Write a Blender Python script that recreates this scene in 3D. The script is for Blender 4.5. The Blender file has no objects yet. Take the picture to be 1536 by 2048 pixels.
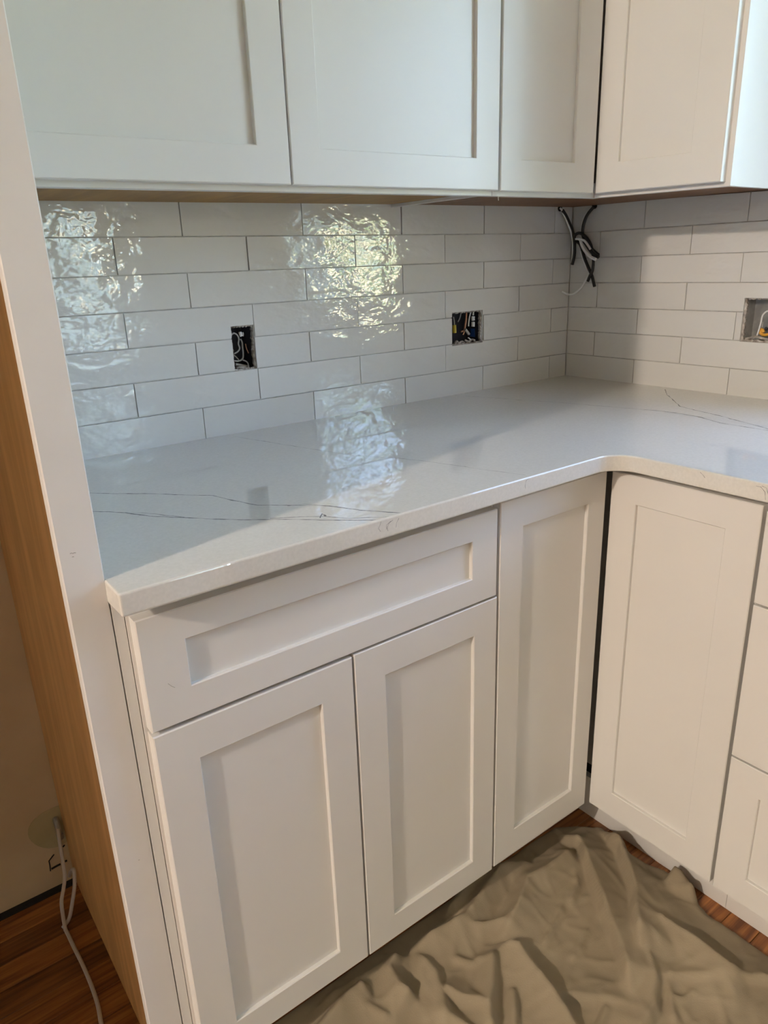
import bpy, bmesh, math, random
from mathutils import Vector, Matrix, noise as mnoise
C = bpy.context.scene.collection
PI = math.pi

# ---------------------------------------------------------------- camera, world, light, exposure
CX, CY, CZ = -1.72309521, -1.40239805, 1.24583068
RM = ((0.7964858768925535, 0.2221059595380672, -0.5623870470133313),
      (-0.6037037810761741, 0.23989968245755985, -0.7602564613806928),
      (-0.03394101685323133, 0.9450487210162428, 0.32516291652113755))
FPX = 1446.545
cam = bpy.data.cameras.new('camera'); cam_o = bpy.data.objects.new('camera', cam); C.objects.link(cam_o)
cam.sensor_fit = 'VERTICAL'; cam.sensor_height = 24.0; cam.lens = 24.0 * FPX / 2048.0
cam.clip_start = 0.02; cam.clip_end = 200
cam_o.matrix_world = Matrix([list(RM[0]) + [CX], list(RM[1]) + [CY], list(RM[2]) + [CZ], [0, 0, 0, 1]])
bpy.context.scene.camera = cam_o

vs = bpy.context.scene.view_settings
vs.view_transform = 'Standard'; vs.look = 'None'; vs.gamma = 1.0; vs.use_curve_mapping = False
vs.exposure = 0.05

w = bpy.data.worlds.new('world'); bpy.context.scene.world = w; w.use_nodes = True
nt = w.node_tree; bg = nt.nodes['Background']
sky = nt.nodes.new('ShaderNodeTexSky'); sky.sky_type = 'NISHITA'; sky.sun_disc = False
sky.sun_elevation = math.radians(48); sky.sun_rotation = math.radians(200)
sky.dust_density = 0.6
nt.links.new(sky.outputs[0], bg.inputs[0]); bg.inputs[1].default_value = 3.1

def area(name, loc, rot, sx, sy, power, col, portal=False):
    l = bpy.data.lights.new(name, 'AREA'); l.shape = 'RECTANGLE'; l.size = sx; l.size_y = sy
    l.energy = power; l.color = col
    o = bpy.data.objects.new(name, l); C.objects.link(o); o.location = loc; o.rotation_euler = rot
    if portal: l.cycles.is_portal = True
    return o
# openings: window over the counter and a second window farther along the right wall (portals only help sampling)
WY0, WY1, WZ0, WZ1 = -1.46, -0.80, 1.06, 2.12
VY0, VY1, VZ0, VZ1 = -5.20, -4.10, 0.60, 2.12
LX = -5.2
area('window_portal', (0.14, (WY0+WY1)/2, (WZ0+WZ1)/2), (0, math.radians(90), 0), WZ1-WZ0, WY1-WY0, 1, (1, 1, 1), True)
area('window_portal', (0.14, (VY0+VY1)/2, (VZ0+VZ1)/2), (0, math.radians(90), 0), VZ1-VZ0, VY1-VY0, 1, (1, 1, 1), True)
# sun high over the roof, lighting the garden
sl = bpy.data.lights.new('sun', 'SUN'); sl.energy = 45.0; sl.angle = math.radians(.6); sl.color = (1, .95, .86)
so_ = bpy.data.objects.new('sun', sl); C.objects.link(so_); so_.rotation_euler = Vector((-.03, .75, 1.0)).to_track_quat('Z', 'Y').to_euler()
# warm lamp of the room, high up to the left: throws the sharp shadows of the tall panel and the wall cabinets
pl = bpy.data.lights.new('ceiling_lamp_light', 'POINT'); pl.energy = 268; pl.color = (1.0, .84, .70); pl.shadow_soft_size = .05
po = bpy.data.objects.new('ceiling_lamp_light', pl); C.objects.link(po); po.location = (-4.40, -1.275, 2.40)

# ---------------------------------------------------------------- helpers
def ray_plane(px, py, ax, val):
    d = Vector(((px-768)/FPX, -(py-1024)/FPX, -1.0))
    D = Vector([sum(RM[i][k]*d[k] for k in range(3)) for i in range(3)])
    P = Vector((CX, CY, CZ)); t = (val-P[ax])/D[ax]
    return P + D*t, t

def mat(name, col, rough=0.5, metal=0.0, spec=0.5, coat=0.0):
    m = bpy.data.materials.new(name); m.use_nodes = True
    b = m.node_tree.nodes['Principled BSDF']
    b.inputs['Base Color'].default_value = (*col, 1); b.inputs['Roughness'].default_value = rough
    b.inputs['Metallic'].default_value = metal; b.inputs['Specular IOR Level'].default_value = spec
    b.inputs['Coat Weight'].default_value = coat
    return m
def nodes(m): return m.node_tree.nodes, m.node_tree.links, m.node_tree.nodes['Principled BSDF']
def add_noise(m, scale, c1, c2, lo=0.35, hi=0.65, bump=0.0, coord='Object', stretch=(1, 1, 1), detail=5, rnd=False, distort=0.0, bscale=None):
    N, L, b = nodes(m)
    tc = N.new('ShaderNodeTexCoord'); mp = N.new('ShaderNodeMapping'); mp.inputs['Scale'].default_value = stretch
    L.new(tc.outputs[coord], mp.inputs[0])
    vec = mp.outputs[0]
    if rnd:
        oi = N.new('ShaderNodeObjectInfo'); mul = N.new('ShaderNodeMath'); mul.operation = 'MULTIPLY'; mul.inputs[1].default_value = 37.0
        L.new(oi.outputs['Random'], mul.inputs[0])
        ad = N.new('ShaderNodeVectorMath'); ad.operation = 'ADD'; L.new(vec, ad.inputs[0]); L.new(mul.outputs[0], ad.inputs[1]); vec = ad.outputs[0]
    n = N.new('ShaderNodeTexNoise'); n.inputs['Scale'].default_value = scale; n.inputs['Detail'].default_value = detail
    n.inputs['Distortion'].default_value = distort
    L.new(vec, n.inputs['Vector'])
    r = N.new('ShaderNodeValToRGB'); r.color_ramp.elements[0].position = lo; r.color_ramp.elements[1].position = hi
    r.color_ramp.elements[0].color = (*c1, 1); r.color_ramp.elements[1].color = (*c2, 1)
    L.new(n.outputs[0], r.inputs[0]); L.new(r.outputs[0], b.inputs['Base Color'])
    if bump:
        n2 = n
        if bscale:
            n2 = N.new('ShaderNodeTexNoise'); n2.inputs['Scale'].default_value = bscale; n2.inputs['Detail'].default_value = 3; L.new(vec, n2.inputs['Vector'])
        bp = N.new('ShaderNodeBump'); bp.inputs['Strength'].default_value = 1.0; bp.inputs['Distance'].default_value = bump
        L.new(n2.outputs[0], bp.inputs['Height']); L.new(bp.outputs[0], b.inputs['Normal'])
    return r

M = {}
M['paint'] = mat('cabinet_paint', (.76, .755, .735), .38)
add_noise(M['paint'], 3.0, (.76, .75, .72), (.785, .775, .745))
M['strip'] = mat('primed_white_strip', (.78, .765, .745), .5)
add_noise(M['strip'], 9.0, (.76, .745, .73), (.80, .785, .765))
M['dark'] = mat('dark_interior', (.02, .02, .022), .8)
M['quartz'] = mat('white_quartz', (.74, .73, .70), .012, spec=.9)
add_noise(M['quartz'], 220, (.72, .715, .675), (.78, .77, .73), .3, .7)
M['quartz_edge'] = M['quartz']
M['vein'] = mat('grey_vein', (.30, .30, .31), .10, spec=.5)
add_noise(M['vein'], 90, (.10, .10, .11), (.46, .46, .46), .35, .7)
M['grout'] = mat('grout', (.44, .43, .41), .85)
add_noise(M['grout'], 60, (.48, .47, .45), (.58, .57, .54))
# glazed tile: hand-made look, slow waves in the glaze
M['tile'] = mat('glazed_tile', (.74, .73, .69), .03, spec=.9)
N, L, b = nodes(M['tile'])
tc = N.new('ShaderNodeTexCoord'); oi = N.new('ShaderNodeObjectInfo')
mul = N.new('ShaderNodeMath'); mul.operation = 'MULTIPLY'; mul.inputs[1].default_value = 53.0; L.new(oi.outputs['Random'], mul.inputs[0])
ad = N.new('ShaderNodeVectorMath'); ad.operation = 'ADD'; L.new(tc.outputs['Object'], ad.inputs[0]); L.new(mul.outputs[0], ad.inputs[1])
mp = N.new('ShaderNodeMapping'); mp.inputs['Scale'].default_value = (1, 1, 1.7); L.new(ad.outputs[0], mp.inputs[0])
n1 = N.new('ShaderNodeTexNoise'); n1.inputs['Scale'].default_value = 14; n1.inputs['Detail'].default_value = 1.5; n1.inputs['Distortion'].default_value = .6
n2 = N.new('ShaderNodeTexNoise'); n2.inputs['Scale'].default_value = 70; n2.inputs['Detail'].default_value = 1.0
L.new(mp.outputs[0], n1.inputs['Vector']); L.new(mp.outputs[0], n2.inputs['Vector'])
b1 = N.new('ShaderNodeBump'); b1.inputs['Strength'].default_value = 1.0; b1.inputs['Distance'].default_value = .0024
b2 = N.new('ShaderNodeBump'); b2.inputs['Strength'].default_value = 1.0; b2.inputs['Distance'].default_value = .00045
L.new(n1.outputs[0], b1.inputs['Height']); L.new(n2.outputs[0], b2.inputs['Height']); L.new(b1.outputs[0], b2.inputs['Normal']); L.new(b2.outputs[0], b.inputs['Normal'])
rr = N.new('ShaderNodeValToRGB'); rr.color_ramp.elements[0].color = (.71, .70, .665, 1); rr.color_ramp.elements[1].color = (.77, .76, .725, 1)
rr.color_ramp.elements[0].position = .0; rr.color_ramp.elements[1].position = 1.0
L.new(oi.outputs['Random'], rr.inputs[0]); L.new(rr.outputs[0], b.inputs['Base Color'])

M['maple'] = mat('raw_maple_ply', (.50, .32, .17), .5)
add_noise(M['maple'], 3.0, (.66, .37, .14), (.92, .56, .24), .3, .7, stretch=(6, 6, .8), distort=1.0, detail=6)
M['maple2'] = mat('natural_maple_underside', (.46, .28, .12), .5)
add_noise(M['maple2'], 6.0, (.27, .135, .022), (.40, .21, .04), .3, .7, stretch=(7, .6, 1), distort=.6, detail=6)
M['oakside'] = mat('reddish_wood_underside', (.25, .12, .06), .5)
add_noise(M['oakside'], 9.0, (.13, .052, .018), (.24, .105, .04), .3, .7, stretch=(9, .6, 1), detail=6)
M['plaster'] = mat('plaster', (.56, .53, .48), .9)
add_noise(M['plaster'], 4.0, (.56, .43, .27), (.70, .56, .37), .3, .7, bump=.002, detail=8)
M['patch'] = mat('joint_compound_patch', (.38, .35, .25), .8)
add_noise(M['patch'], 12.0, (.42, .36, .20), (.50, .43, .26))
M['wall'] = mat('wall_paint', (.70, .67, .62), .7)
add_noise(M['wall'], 5.0, (.63, .60, .56), (.67, .64, .60))
M['ceil'] = mat('ceiling_paint', (.80, .79, .76), .8)
add_noise(M['ceil'], 5.0, (.78, .77, .74), (.82, .81, .78))
# hardwood: tone differs from plank to plank, long grain
M['oak'] = mat('oak_floor', (.3, .14, .05), .30, spec=.5)
N, L, b = nodes(M['oak'])
tc = N.new('ShaderNodeTexCoord'); oi = N.new('ShaderNodeObjectInfo')
mul = N.new('ShaderNodeMath'); mul.operation = 'MULTIPLY'; mul.inputs[1].default_value = 91.0; L.new(oi.outputs['Random'], mul.inputs[0])
ad = N.new('ShaderNodeVectorMath'); ad.operation = 'ADD'; L.new(tc.outputs['Object'], ad.inputs[0]); L.new(mul.outputs[0], ad.inputs[1])
mp = N.new('ShaderNodeMapping'); mp.inputs['Scale'].default_value = (1.3, 26, 1); L.new(ad.outputs[0], mp.inputs[0])
n1 = N.new('ShaderNodeTexNoise'); n1.inputs['Scale'].default_value = 3.2; n1.inputs['Detail'].default_value = 7; n1.inputs['Distortion'].default_value = .8
L.new(mp.outputs[0], n1.inputs['Vector'])
rp = N.new('ShaderNodeValToRGB'); rp.color_ramp.elements[0].position = .32; rp.color_ramp.elements[1].position = .68
rp.color_ramp.elements[0].color = (.12, .036, .008, 1); rp.color_ramp.elements[1].color = (.42, .165, .040, 1)
L.new(n1.outputs[0], rp.inputs[0])
hs = N.new('ShaderNodeHueSaturation'); mr = N.new('ShaderNodeMapRange'); mr.inputs['To Min'].default_value = .6; mr.inputs['To Max'].default_value = 1.35
L.new(oi.outputs['Random'], mr.inputs['Value']); L.new(mr.outputs[0], hs.inputs['Value']); L.new(rp.outputs[0], hs.inputs['Color']); L.new(hs.outputs[0], b.inputs['Base Color'])
M['gap'] = mat('floor_underlay', (.03, .02, .015), .9)
M['steel'] = mat('galvanised_steel', (.42, .42, .41), .45, .8)
add_noise(M['steel'], 30, (.34, .34, .33), (.52, .52, .50))
M['boxdark'] = mat('blue_black_plastic_box', (.03, .035, .05), .5)
M['boxblue'] = mat('blue_plastic', (.01, .06, .22), .4)
M['drywall'] = mat('cut_drywall_edge', (.42, .38, .34), .95)
add_noise(M['drywall'], 90, (.18, .15, .13), (.62, .58, .53), .3, .7, bump=.003)
M['black'] = mat('black_cable_jacket', (.015, .018, .022), .4)
M['white'] = mat('white_wire', (.86, .86, .84), .4)
M['grey'] = mat('grey_wire', (.42, .40, .37), .5)
M['copper'] = mat('bare_copper', (.75, .42, .26), .4, .6)
M['yellow'] = mat('yellow_wire_nut', (.72, .55, .05), .4)
M['orange'] = mat('orange_yellow_wire', (.80, .42, .06), .4)
M['tube'] = mat('translucent_plastic_tube', (.72, .66, .60), .35)
nodes(M['tube'])[2].inputs['Transmission Weight'].default_value = .25
M['black_line'] = mat('pencil_black', (.02, .02, .02), .9)
M['canvas'] = mat('canvas_drop_cloth', (.45, .38, .28), .95, spec=.15)
N, L, b = nodes(M['canvas'])
tc = N.new('ShaderNodeTexCoord')
n1 = N.new('ShaderNodeTexNoise'); n1.inputs['Scale'].default_value = 5; n1.inputs['Detail'].default_value = 6; L.new(tc.outputs['Object'], n1.inputs['Vector'])
rp = N.new('ShaderNodeValToRGB'); rp.color_ramp.elements[0].position = .3; rp.color_ramp.elements[1].position = .72
rp.color_ramp.elements[0].color = (.285, .235, .16, 1); rp.color_ramp.elements[1].color = (.36, .30, .21, 1)
L.new(n1.outputs[0], rp.inputs[0])
vo = N.new('ShaderNodeTexVoronoi'); vo.inputs['Scale'].default_value = 17; L.new(tc.outputs['Object'], vo.inputs['Vector'])
sp = N.new('ShaderNodeValToRGB'); sp.color_ramp.elements[0].position = .028; sp.color_ramp.elements[1].position = .04
sp.color_ramp.elements[0].color = (1, 1, 1, 1); sp.color_ramp.elements[1].color = (0, 0, 0, 1)
L.new(vo.outputs['Distance'], sp.inputs[0])
gt = N.new('ShaderNodeMath'); gt.operation = 'GREATER_THAN'; gt.inputs[1].default_value = .8
sx_ = N.new('ShaderNodeSeparateXYZ'); L.new(vo.outputs['Color'], sx_.inputs[0]); L.new(sx_.outputs[0], gt.inputs[0])
mm = N.new('ShaderNodeMath'); mm.operation = 'MULTIPLY'; L.new(sp.outputs[0], mm.inputs[0]); L.new(gt.outputs[0], mm.inputs[1])
mx = N.new('ShaderNodeMix'); mx.data_type = 'RGBA'; L.new(mm.outputs[0], mx.inputs[0]); L.new(rp.outputs[0], mx.inputs[6]); mx.inputs[7].default_value = (.8, .77, .7, 1)
L.new(mx.outputs[2], b.inputs['Base Color'])
wv = N.new('ShaderNodeTexNoise'); wv.inputs['Scale'].default_value = 420; L.new(tc.outputs['Object'], wv.inputs['Vector'])
bp = N.new('ShaderNodeBump'); bp.inputs['Distance'].default_value = .0006; bp.inputs['Strength'].default_value = .5; L.new(wv.outputs[0], bp.inputs['Height']); L.new(bp.outputs[0], b.inputs['Normal'])
M['leaf'] = mat('leaf_green', (.10, .20, .04), .6)
add_noise(M['leaf'], 2.0, (.10, .20, .04), (.34, .44, .14), rnd=True)
M['bark'] = mat('bark', (.12, .08, .05), .9)
M['grass'] = mat('lawn', (.10, .17, .05), .9)
add_noise(M['grass'], 3.0, (.07, .13, .03), (.14, .2, .06))
M['sheer'] = bpy.data.materials.new('dimming_curtain'); M['sheer'].use_nodes = True
N = M['sheer'].node_tree.nodes; L = M['sheer'].node_tree.links
tl_ = N.new('ShaderNodeBsdfTranslucent'); tl_.inputs[0].default_value = (.96, .95, .92, 1)
tp_ = N.new('ShaderNodeBsdfTransparent'); mx_ = N.new('ShaderNodeMixShader'); mx_.inputs[0].default_value = .78
L.new(tp_.outputs[0], mx_.inputs[1]); L.new(tl_.outputs[0], mx_.inputs[2]); L.new(mx_.outputs[0], N['Material Output'].inputs[0])
M['glass'] = mat('window_glass', (1, 1, 1), 0.0); nodes(M['glass'])[2].inputs['Transmission Weight'].default_value = 1.0; nodes(M['glass'])[2].inputs['IOR'].default_value = 1.01

def obj(name, bm, m, parent=None, label=None, kind=None, smooth=False, origin=None):
    me = bpy.data.meshes.new(name)
    if origin is not None: bmesh.ops.translate(bm, verts=bm.verts, vec=-Vector(origin))
    bmesh.ops.recalc_face_normals(bm, faces=bm.faces)
    bm.to_mesh(me); bm.free()
    if smooth:
        for p in me.polygons: p.use_smooth = True
    me.materials.append(m)
    o = bpy.data.objects.new(name, me); C.objects.link(o)
    if origin is not None: o.location = origin
    if parent is not None:
        o.parent = parent
        w0 = Vector((0, 0, 0)); q = parent
        while q is not None: w0 += q.location; q = q.parent
        o.location = (Vector(origin) if origin is not None else Vector((0, 0, 0))) - w0
    if label: o['label'] = label
    if kind: o['kind'] = kind
    return o
def thing(name, label, cat, loc, group=None):
    o = bpy.data.objects.new(name, None); C.objects.link(o); o.empty_display_size = .05
    o.location = loc; o['label'] = label; o['category'] = cat
    if group: o['group'] = group
    return o
def tag(o, label, cat, group=None):
    o['label'] = label; o['category'] = cat
    if group: o['group'] = group
    return o
def box(bm, x0, x1, y0, y1, z0, z1, bev=0.0):
    vs_ = [bm.verts.new(p) for p in ((x0, y0, z0), (x1, y0, z0), (x1, y1, z0), (x0, y1, z0), (x0, y0, z1), (x1, y0, z1), (x1, y1, z1), (x0, y1, z1))]
    fs = [bm.faces.new([vs_[i] for i in q]) for q in ((0, 3, 2, 1), (4, 5, 6, 7), (0, 1, 5, 4), (1, 2, 6, 5), (2, 3, 7, 6), (3, 0, 4, 7))]
    if bev:
        es = {e for f in fs for e in f.edges}
        bmesh.ops.bevel(bm, geom=list(es), offset=bev, segments=1, affect='EDGES')
def bx(x0, x1, y0, y1, z0, z1, bev=0.0):
    bm = bmesh.new(); box(bm, min(x0, x1), max(x0, x1), min(y0, y1), max(y0, y1), min(z0, z1), max(z0, z1), bev); return bm
def prism(pts, z0, z1, bev=0.0, bevtop_only=False):
    bm = bmesh.new()
    vb = [bm.verts.new((x, y, z0)) for x, y in pts]; vt = [bm.verts.new((x, y, z1)) for x, y in pts]
    n = len(pts); fb = bm.faces.new(vb[::-1]); ft = bm.faces.new(vt)
    for i in range(n): bm.faces.new((vb[i], vb[(i+1) % n], vt[(i+1) % n], vt[i]))
    if bev:
        es = list(ft.edges) + ([] if bevtop_only else list(fb.edges))
        bmesh.ops.bevel(bm, geom=es, offset=bev, segments=3, affect='EDGES', profile=.5)
    return bm
def tube(pts, r, seg=8, sub=6):
    P = [Vector(p) for p in pts]; Q = []
    for i in range(len(P)-1):
        p0 = P[max(i-1, 0)]; p1 = P[i]; p2 = P[i+1]; p3 = P[min(i+2, len(P)-1)]
        for k in range(sub):
            t = k/sub
            Q.append(.5*((2*p1)+(p2-p0)*t+(2*p0-5*p1+4*p2-p3)*t*t+(-p0+3*p1-3*p2+p3)*t**3))
    Q.append(P[-1])
    bm = bmesh.new(); rings = []; up = Vector((.3, .2, 1)).normalized()
    for i, q in enumerate(Q):
        d = (Q[min(i+1, len(Q)-1)]-Q[max(i-1, 0)])
        if d.length < 1e-9: d = Vector((0, 0, 1))
        d.normalize(); u = (up - d*up.dot(d))
        if u.length < 1e-3: u = d.orthogonal()
        u.normalize(); up = u; v = d.cross(u)
        rings.append([bm.verts.new(q + (u*math.cos(2*PI*k/seg)+v*math.sin(2*PI*k/seg))*r) for k in range(seg)])
    for a, c in zip(rings, rings[1:]):
        for k in range(seg): bm.faces.new((a[k], a[(k+1) % seg], c[(k+1) % seg], c[k]))
    bm.faces.new(rings[0][::-1]); bm.faces.new(rings[-1])
    return bm

# frame 'A': front looks to -y (u = x); frame 'B': front looks to -x (u = -y)
def P3(side, u, d, z):      # d = distance of the point in front of the wall
    return (u, -d, z) if side == 'A' else (-d, -u, z)
SH = None
def ring(side, u0, u1, z0, z1, front, T, wl, wr, wb, wt, bev=.0014, ib=.0012):
    """shaker frame: bevelled outside and inside edges"""
    loops = []
    for (o, i_, dep) in ((0, None, T), (0, None, bev), (bev, None, 0), (None, -ib, 0), (None, 0, ib), (None, 0, T)):
        if o is not None: r = (u0+o, u1-o, z0+o, z1-o)
        else: r = (u0+wl+i_, u1-wr-i_, z0+wb+i_, z1-wt-i_)
        loops.append((r, dep))
    bm = bmesh.new(); R = []
    for (a, c, e, g), dep in loops:
        R.append([bm.verts.new(P3(side, *q)) for q in ((a, front-dep, e), (c, front-dep, e), (c, front-dep, g), (a, front-dep, g))])
    for i in range(len(R)):
        A_, B_ = R[i], R[(i+1) % len(R)]
        for k in range(4): bm.faces.new((A_[k], A_[(k+1) % 4], B_[(k+1) % 4], B_[k]))
    return bm
def sbox(side, u0, u1, d0, d1, z0, z1, bev=0.0):
    p = P3(side, u0, d0, z0); q = P3(side, u1, d1, z1)
    return bx(p[0], q[0], p[1], q[1], p[2], q[2], bev)
def shaker(kind, side, u0, u1, z0, z1, front, parent, w=.0575, wb=None, wt=None, wl=None, wr=None, T=.019, rec=.0072, warp=None):
    wb = wb or w; wt = wt or w; wl = wl or w; wr = wr or w
    f = ring(side, u0, u1, z0, z1, front, T, wl, wr, wb, wt)
    p = sbox(side, u0+wl-.004, u1-wr+.004, front-T+.002, front-rec, z0+wb-.004, z1-wt+.004)
    # the panel sits in the groove of the frame: shrink to the opening so nothing pokes through
    p.free(); p = sbox(side, u0+wl, u1-wr, front-T+.002, front-rec, z0+wb, z1-wt)
    if warp:
        for b_ in (f, p):
            for v in b_.verts: v.co.z += warp(v.co)
    c = P3(side, (u0+u1)/2, front, z0)
    d = obj(kind, f, M['paint'], parent, origin=c)
    obj('panel', p, M['paint'], d, origin=c)
    return d

# ---------------------------------------------------------------- the setting
LINES = [.914, .9779, 1.0441, 1.1093, 1.1751, 1.2406, 1.3065, 1.372]
TW, A0, B0 = .2661, .0738, .2298
HOLES_A = [(-1.0583, -1.006, 1.0435, 1.1343), (-.4505, -.343, 1.0395, 1.1222)]
HOLES_B = [(.5115, .6270, 1.0420, 1.1410)]          # u = -y
XL_T = -1.5285
def cells(u0, u1, z0, z1, holes):
    us = sorted({u0, u1} | {v for h in holes for v in h[:2] if u0 < v < u1}); zs = sorted({z0, z1} | {v for h in holes for v in h[2:] if z0 < v < z1})
    out = []
    for i in range(len(us)-1):
        for j in range(len(zs)-1):
            cu, cz = (us[i]+us[i+1])/2, (zs[j]+zs[j+1])/2
            if not any(h[0] < cu < h[1] and h[2] < cz < h[3] for h in holes): out.append((us[i], us[i+1], zs[j], zs[j+1]))
    return out
def holed_slab(side, u0, u1, z0, z1, holes, d0, d1):
    bm = bmesh.new(); V = {}
    def v(u, z):
        k = (round(u, 6), round(z, 6))
        if k not in V: V[k] = bm.verts.new(P3(side, u, d1, z))
        return V[k]
    for a, c, e, g in cells(u0, u1, z0, z1, holes): bm.faces.new((v(a, e), v(c, e), v(c, g), v(a, g)))
    r = bmesh.ops.extrude_face_region(bm, geom=bm.faces[:])
    dv = Vector(P3(side, 0, d0, 0)) - Vector(P3(side, 0, d1, 0))
    bmesh.ops.translate(bm, verts=[x for x in r['geom'] if isinstance(x, bmesh.types.BMVert)], vec=dv)
    return bm
RX0, RY0, RZ1 = LX, -5.8, 2.44
wall_back = obj('wall_back', holed_slab('A', RX0, 0.112, 0.0, RZ1, [(h[0]-.004, h[1]+.004, h[2]-.003, h[3]+.003) for h in HOLES_A], -.13, -.010), M['plaster'], kind='structure')
wall_right = obj('wall_right', holed_slab('B', -.0099, -RY0, 0.0, RZ1, [(h[0]-.004, h[1]+.004, h[2]-.003, h[3]+.003) for h in HOLES_B] + [(-WY1, -WY0, WZ0, WZ1), (-VY1, -VY0, VZ0, VZ1)], -.13, -.010), M['wall'], kind='structure')
wall_left = obj('wall_left', holed_slab('B', .0, -RY0, 0.0, RZ1, [], -RX0, -RX0+.12), M['wall'], kind='structure')
wall_front = obj('wall_front', bx(RX0-.12, .13, RY0-.12, RY0, 0, RZ1), M['wall'], kind='structure')
ceiling = obj('ceiling', bx(RX0-.12, .13, RY0-.12, .13, RZ1, RZ1+.08), M['ceil'], kind='structure')
floor = obj('floor', bx(RX0-.12, .13, RY0-.12, .13, -.10, -.018), M['gap'], kind='structure')
random.seed(5)
row = 0; y = -.004
while y > -3.0:
    x = -3.4 + random.uniform(-.3, 0)
    while x < -.50:
        ln = random.uniform(.55, 1.25); x1 = min(x+ln, -.502)
        xs = max(x, RX0+.002)
        if x1 - xs > .05:
            dz = random.uniform(0, .0006)
            bm = bx(xs+.0003, x1-.0003, y-.0565, y-.0003, -.018, dz, .0008)
            obj('plank', bm, M['oak'], floor, origin=((xs+x1)/2, y-.028, -.018))
        x = x1 if x1 < -.502 else 0
    y -= .057; row += 1

# tile fields
def tile_poly(side, cl, zt_fn, tilt, parent):
    """one glazed tile from touching cells; rim sits lower than the pillowed face"""
    bm = bmesh.new(); V = {}
    def v(u, z):
        k = (round(u, 6), round(z, 6))
        if k not in V: V[k] = bm.verts.new(P3(side, u, -.0012, z))
        return V[k]
    for a, c, e, g in cl: bm.faces.new((v(a, e), v(c, e), v(c, g), v(a, g)))
    us = [q for c_ in cl for q in c_[:2]]; zs = [q for c_ in cl for q in c_[2:]]
    cu, cz = (min(us)+max(us))/2, (min(zs)+max(zs))/2
    bmesh.ops.dissolve_limit(bm, angle_limit=.01, verts=bm.verts[:], edges=bm.edges[:])
    bmesh.ops.recalc_face_normals(bm, faces=bm.faces)
    bd = [e for e in bm.edges if e.is_boundary]
    faces = bm.faces[:]
    r = bmesh.ops.inset_region(bm, faces=faces, thickness=.0018, depth=0, use_even_offset=True)
    r2 = bmesh.ops.inset_region(bm, faces=faces, thickness=.003, depth=0, use_even_offset=True)
    base = Vector(P3(side, 0, 1, 0))
    inner = {vv for f in faces for vv in f.verts}
    ring1 = {vv for f in r['faces'] for vv in f.verts} - inner
    outer = {vv for e in bd for vv in e.verts if e.is_valid}
    for vv in inner: vv.co += base*.0012
    for vv in ring1 - outer - inner: vv.co += base*.0009
    be = [e for e in bm.edges if e.is_boundary]
    ex = bmesh.ops.extrude_edge_only(bm, edges=be)
    bmesh.ops.translate(bm, verts=[x for x in ex['geom'] if isinstance(x, bmesh.types.BMVert)], vec=base*-.0085)
    if zt_fn:
        for vv in bm.verts:
            if vv.co.z > cz: vv.co.z += zt_fn(vv.co)
    c = P3(side, cu, 0, cz)
    o = obj('tile', bm, M['tile'], parent, origin=c)
    a, b_ = tilt
    o.rotation_euler = (a, 0, b_) if side == 'A' else (0, a, b_)
    return o
def comps(cl):
    cl = list(cl); out = []
    while cl:
        g = [cl.pop()]; ch = True
        while ch:
            ch = False
            for c in cl[:]:
                for d in g:
                    if ((abs(c[0]-d[1]) < 1e-6 or abs(c[1]-d[0]) < 1e-6) and min(c[3], d[3])-max(c[2], d[2]) > 1e-6) or ((abs(c[2]-d[3]) < 1e-6 or abs(c[3]-d[2]) < 1e-6) and min(c[1], d[1])-max(c[0], d[0]) > 1e-6):
                        g.append(c); cl.remove(c); ch = True; break
        out.append(g)
    return out
G = .0011
random.seed(11)
B_END = 1.50
def tilefield(side, lo, hi, off, sgn, holes, parent):
    for r in range(7):
        z0, z1 = LINES[r]+(.0 if r == 0 else G), LINES[r+1]-(G if r < 6 else 0)
        k = -2
        while True:
            a = off + (k + (0 if r % 2 == 0 else .5))*TW; k += 1
            u0, u1 = (a+G, a+TW-G)
            if sgn < 0: u0, u1 = -u1, -u0
            if (sgn > 0 and u0 > hi) or (sgn < 0 and u1 < lo): break
            u0, u1 = max(u0, lo), min(u1, hi)
            if u1-u0 < .010: continue
            zz1 = z1
            tl = (random.gauss(0, .006), random.gauss(0, .006))
            fn = None
            if r == 6: fn = (lambda co: .006+.0085*co.x) if side == 'A' else (lambda co: .006+.02*co.y)
            for g in comps(cells(u0, u1, z0, zz1, [(h[0], h[1], h[2], h[3]) for h in holes])):
                if max(q[1] for q in g)-min(q[0] for q in g) < .006 or max(q[3] for q in g)-min(q[2] for q in g) < .006: continue
                tile_poly(side, g, fn, tl, parent)
tilefield('A', XL_T, -.0015, A0, -1, HOLES_A, wall_back)
tilefield('B', .0005, B_END, B0, 1, HOLES_B + [(-WY1-.052, -WY0+.052, WZ0-.052, 3.0)], wall_right)
obj('grout', holed_slab('A', XL_T, -.0005, .890, 1.366, HOLES_A, -.0105, -.0032), M['grout'], wall_back)
obj('grout', holed_slab('B', .0005, .745, .890, 1.366, HOLES_B, -.0105, -.0032), M['grout'], wall_right)
obj('grout', holed_slab('B', .7455, B_END, .890, 1.037, [], -.0105, -.0032), M['grout'], wall_right)

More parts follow.
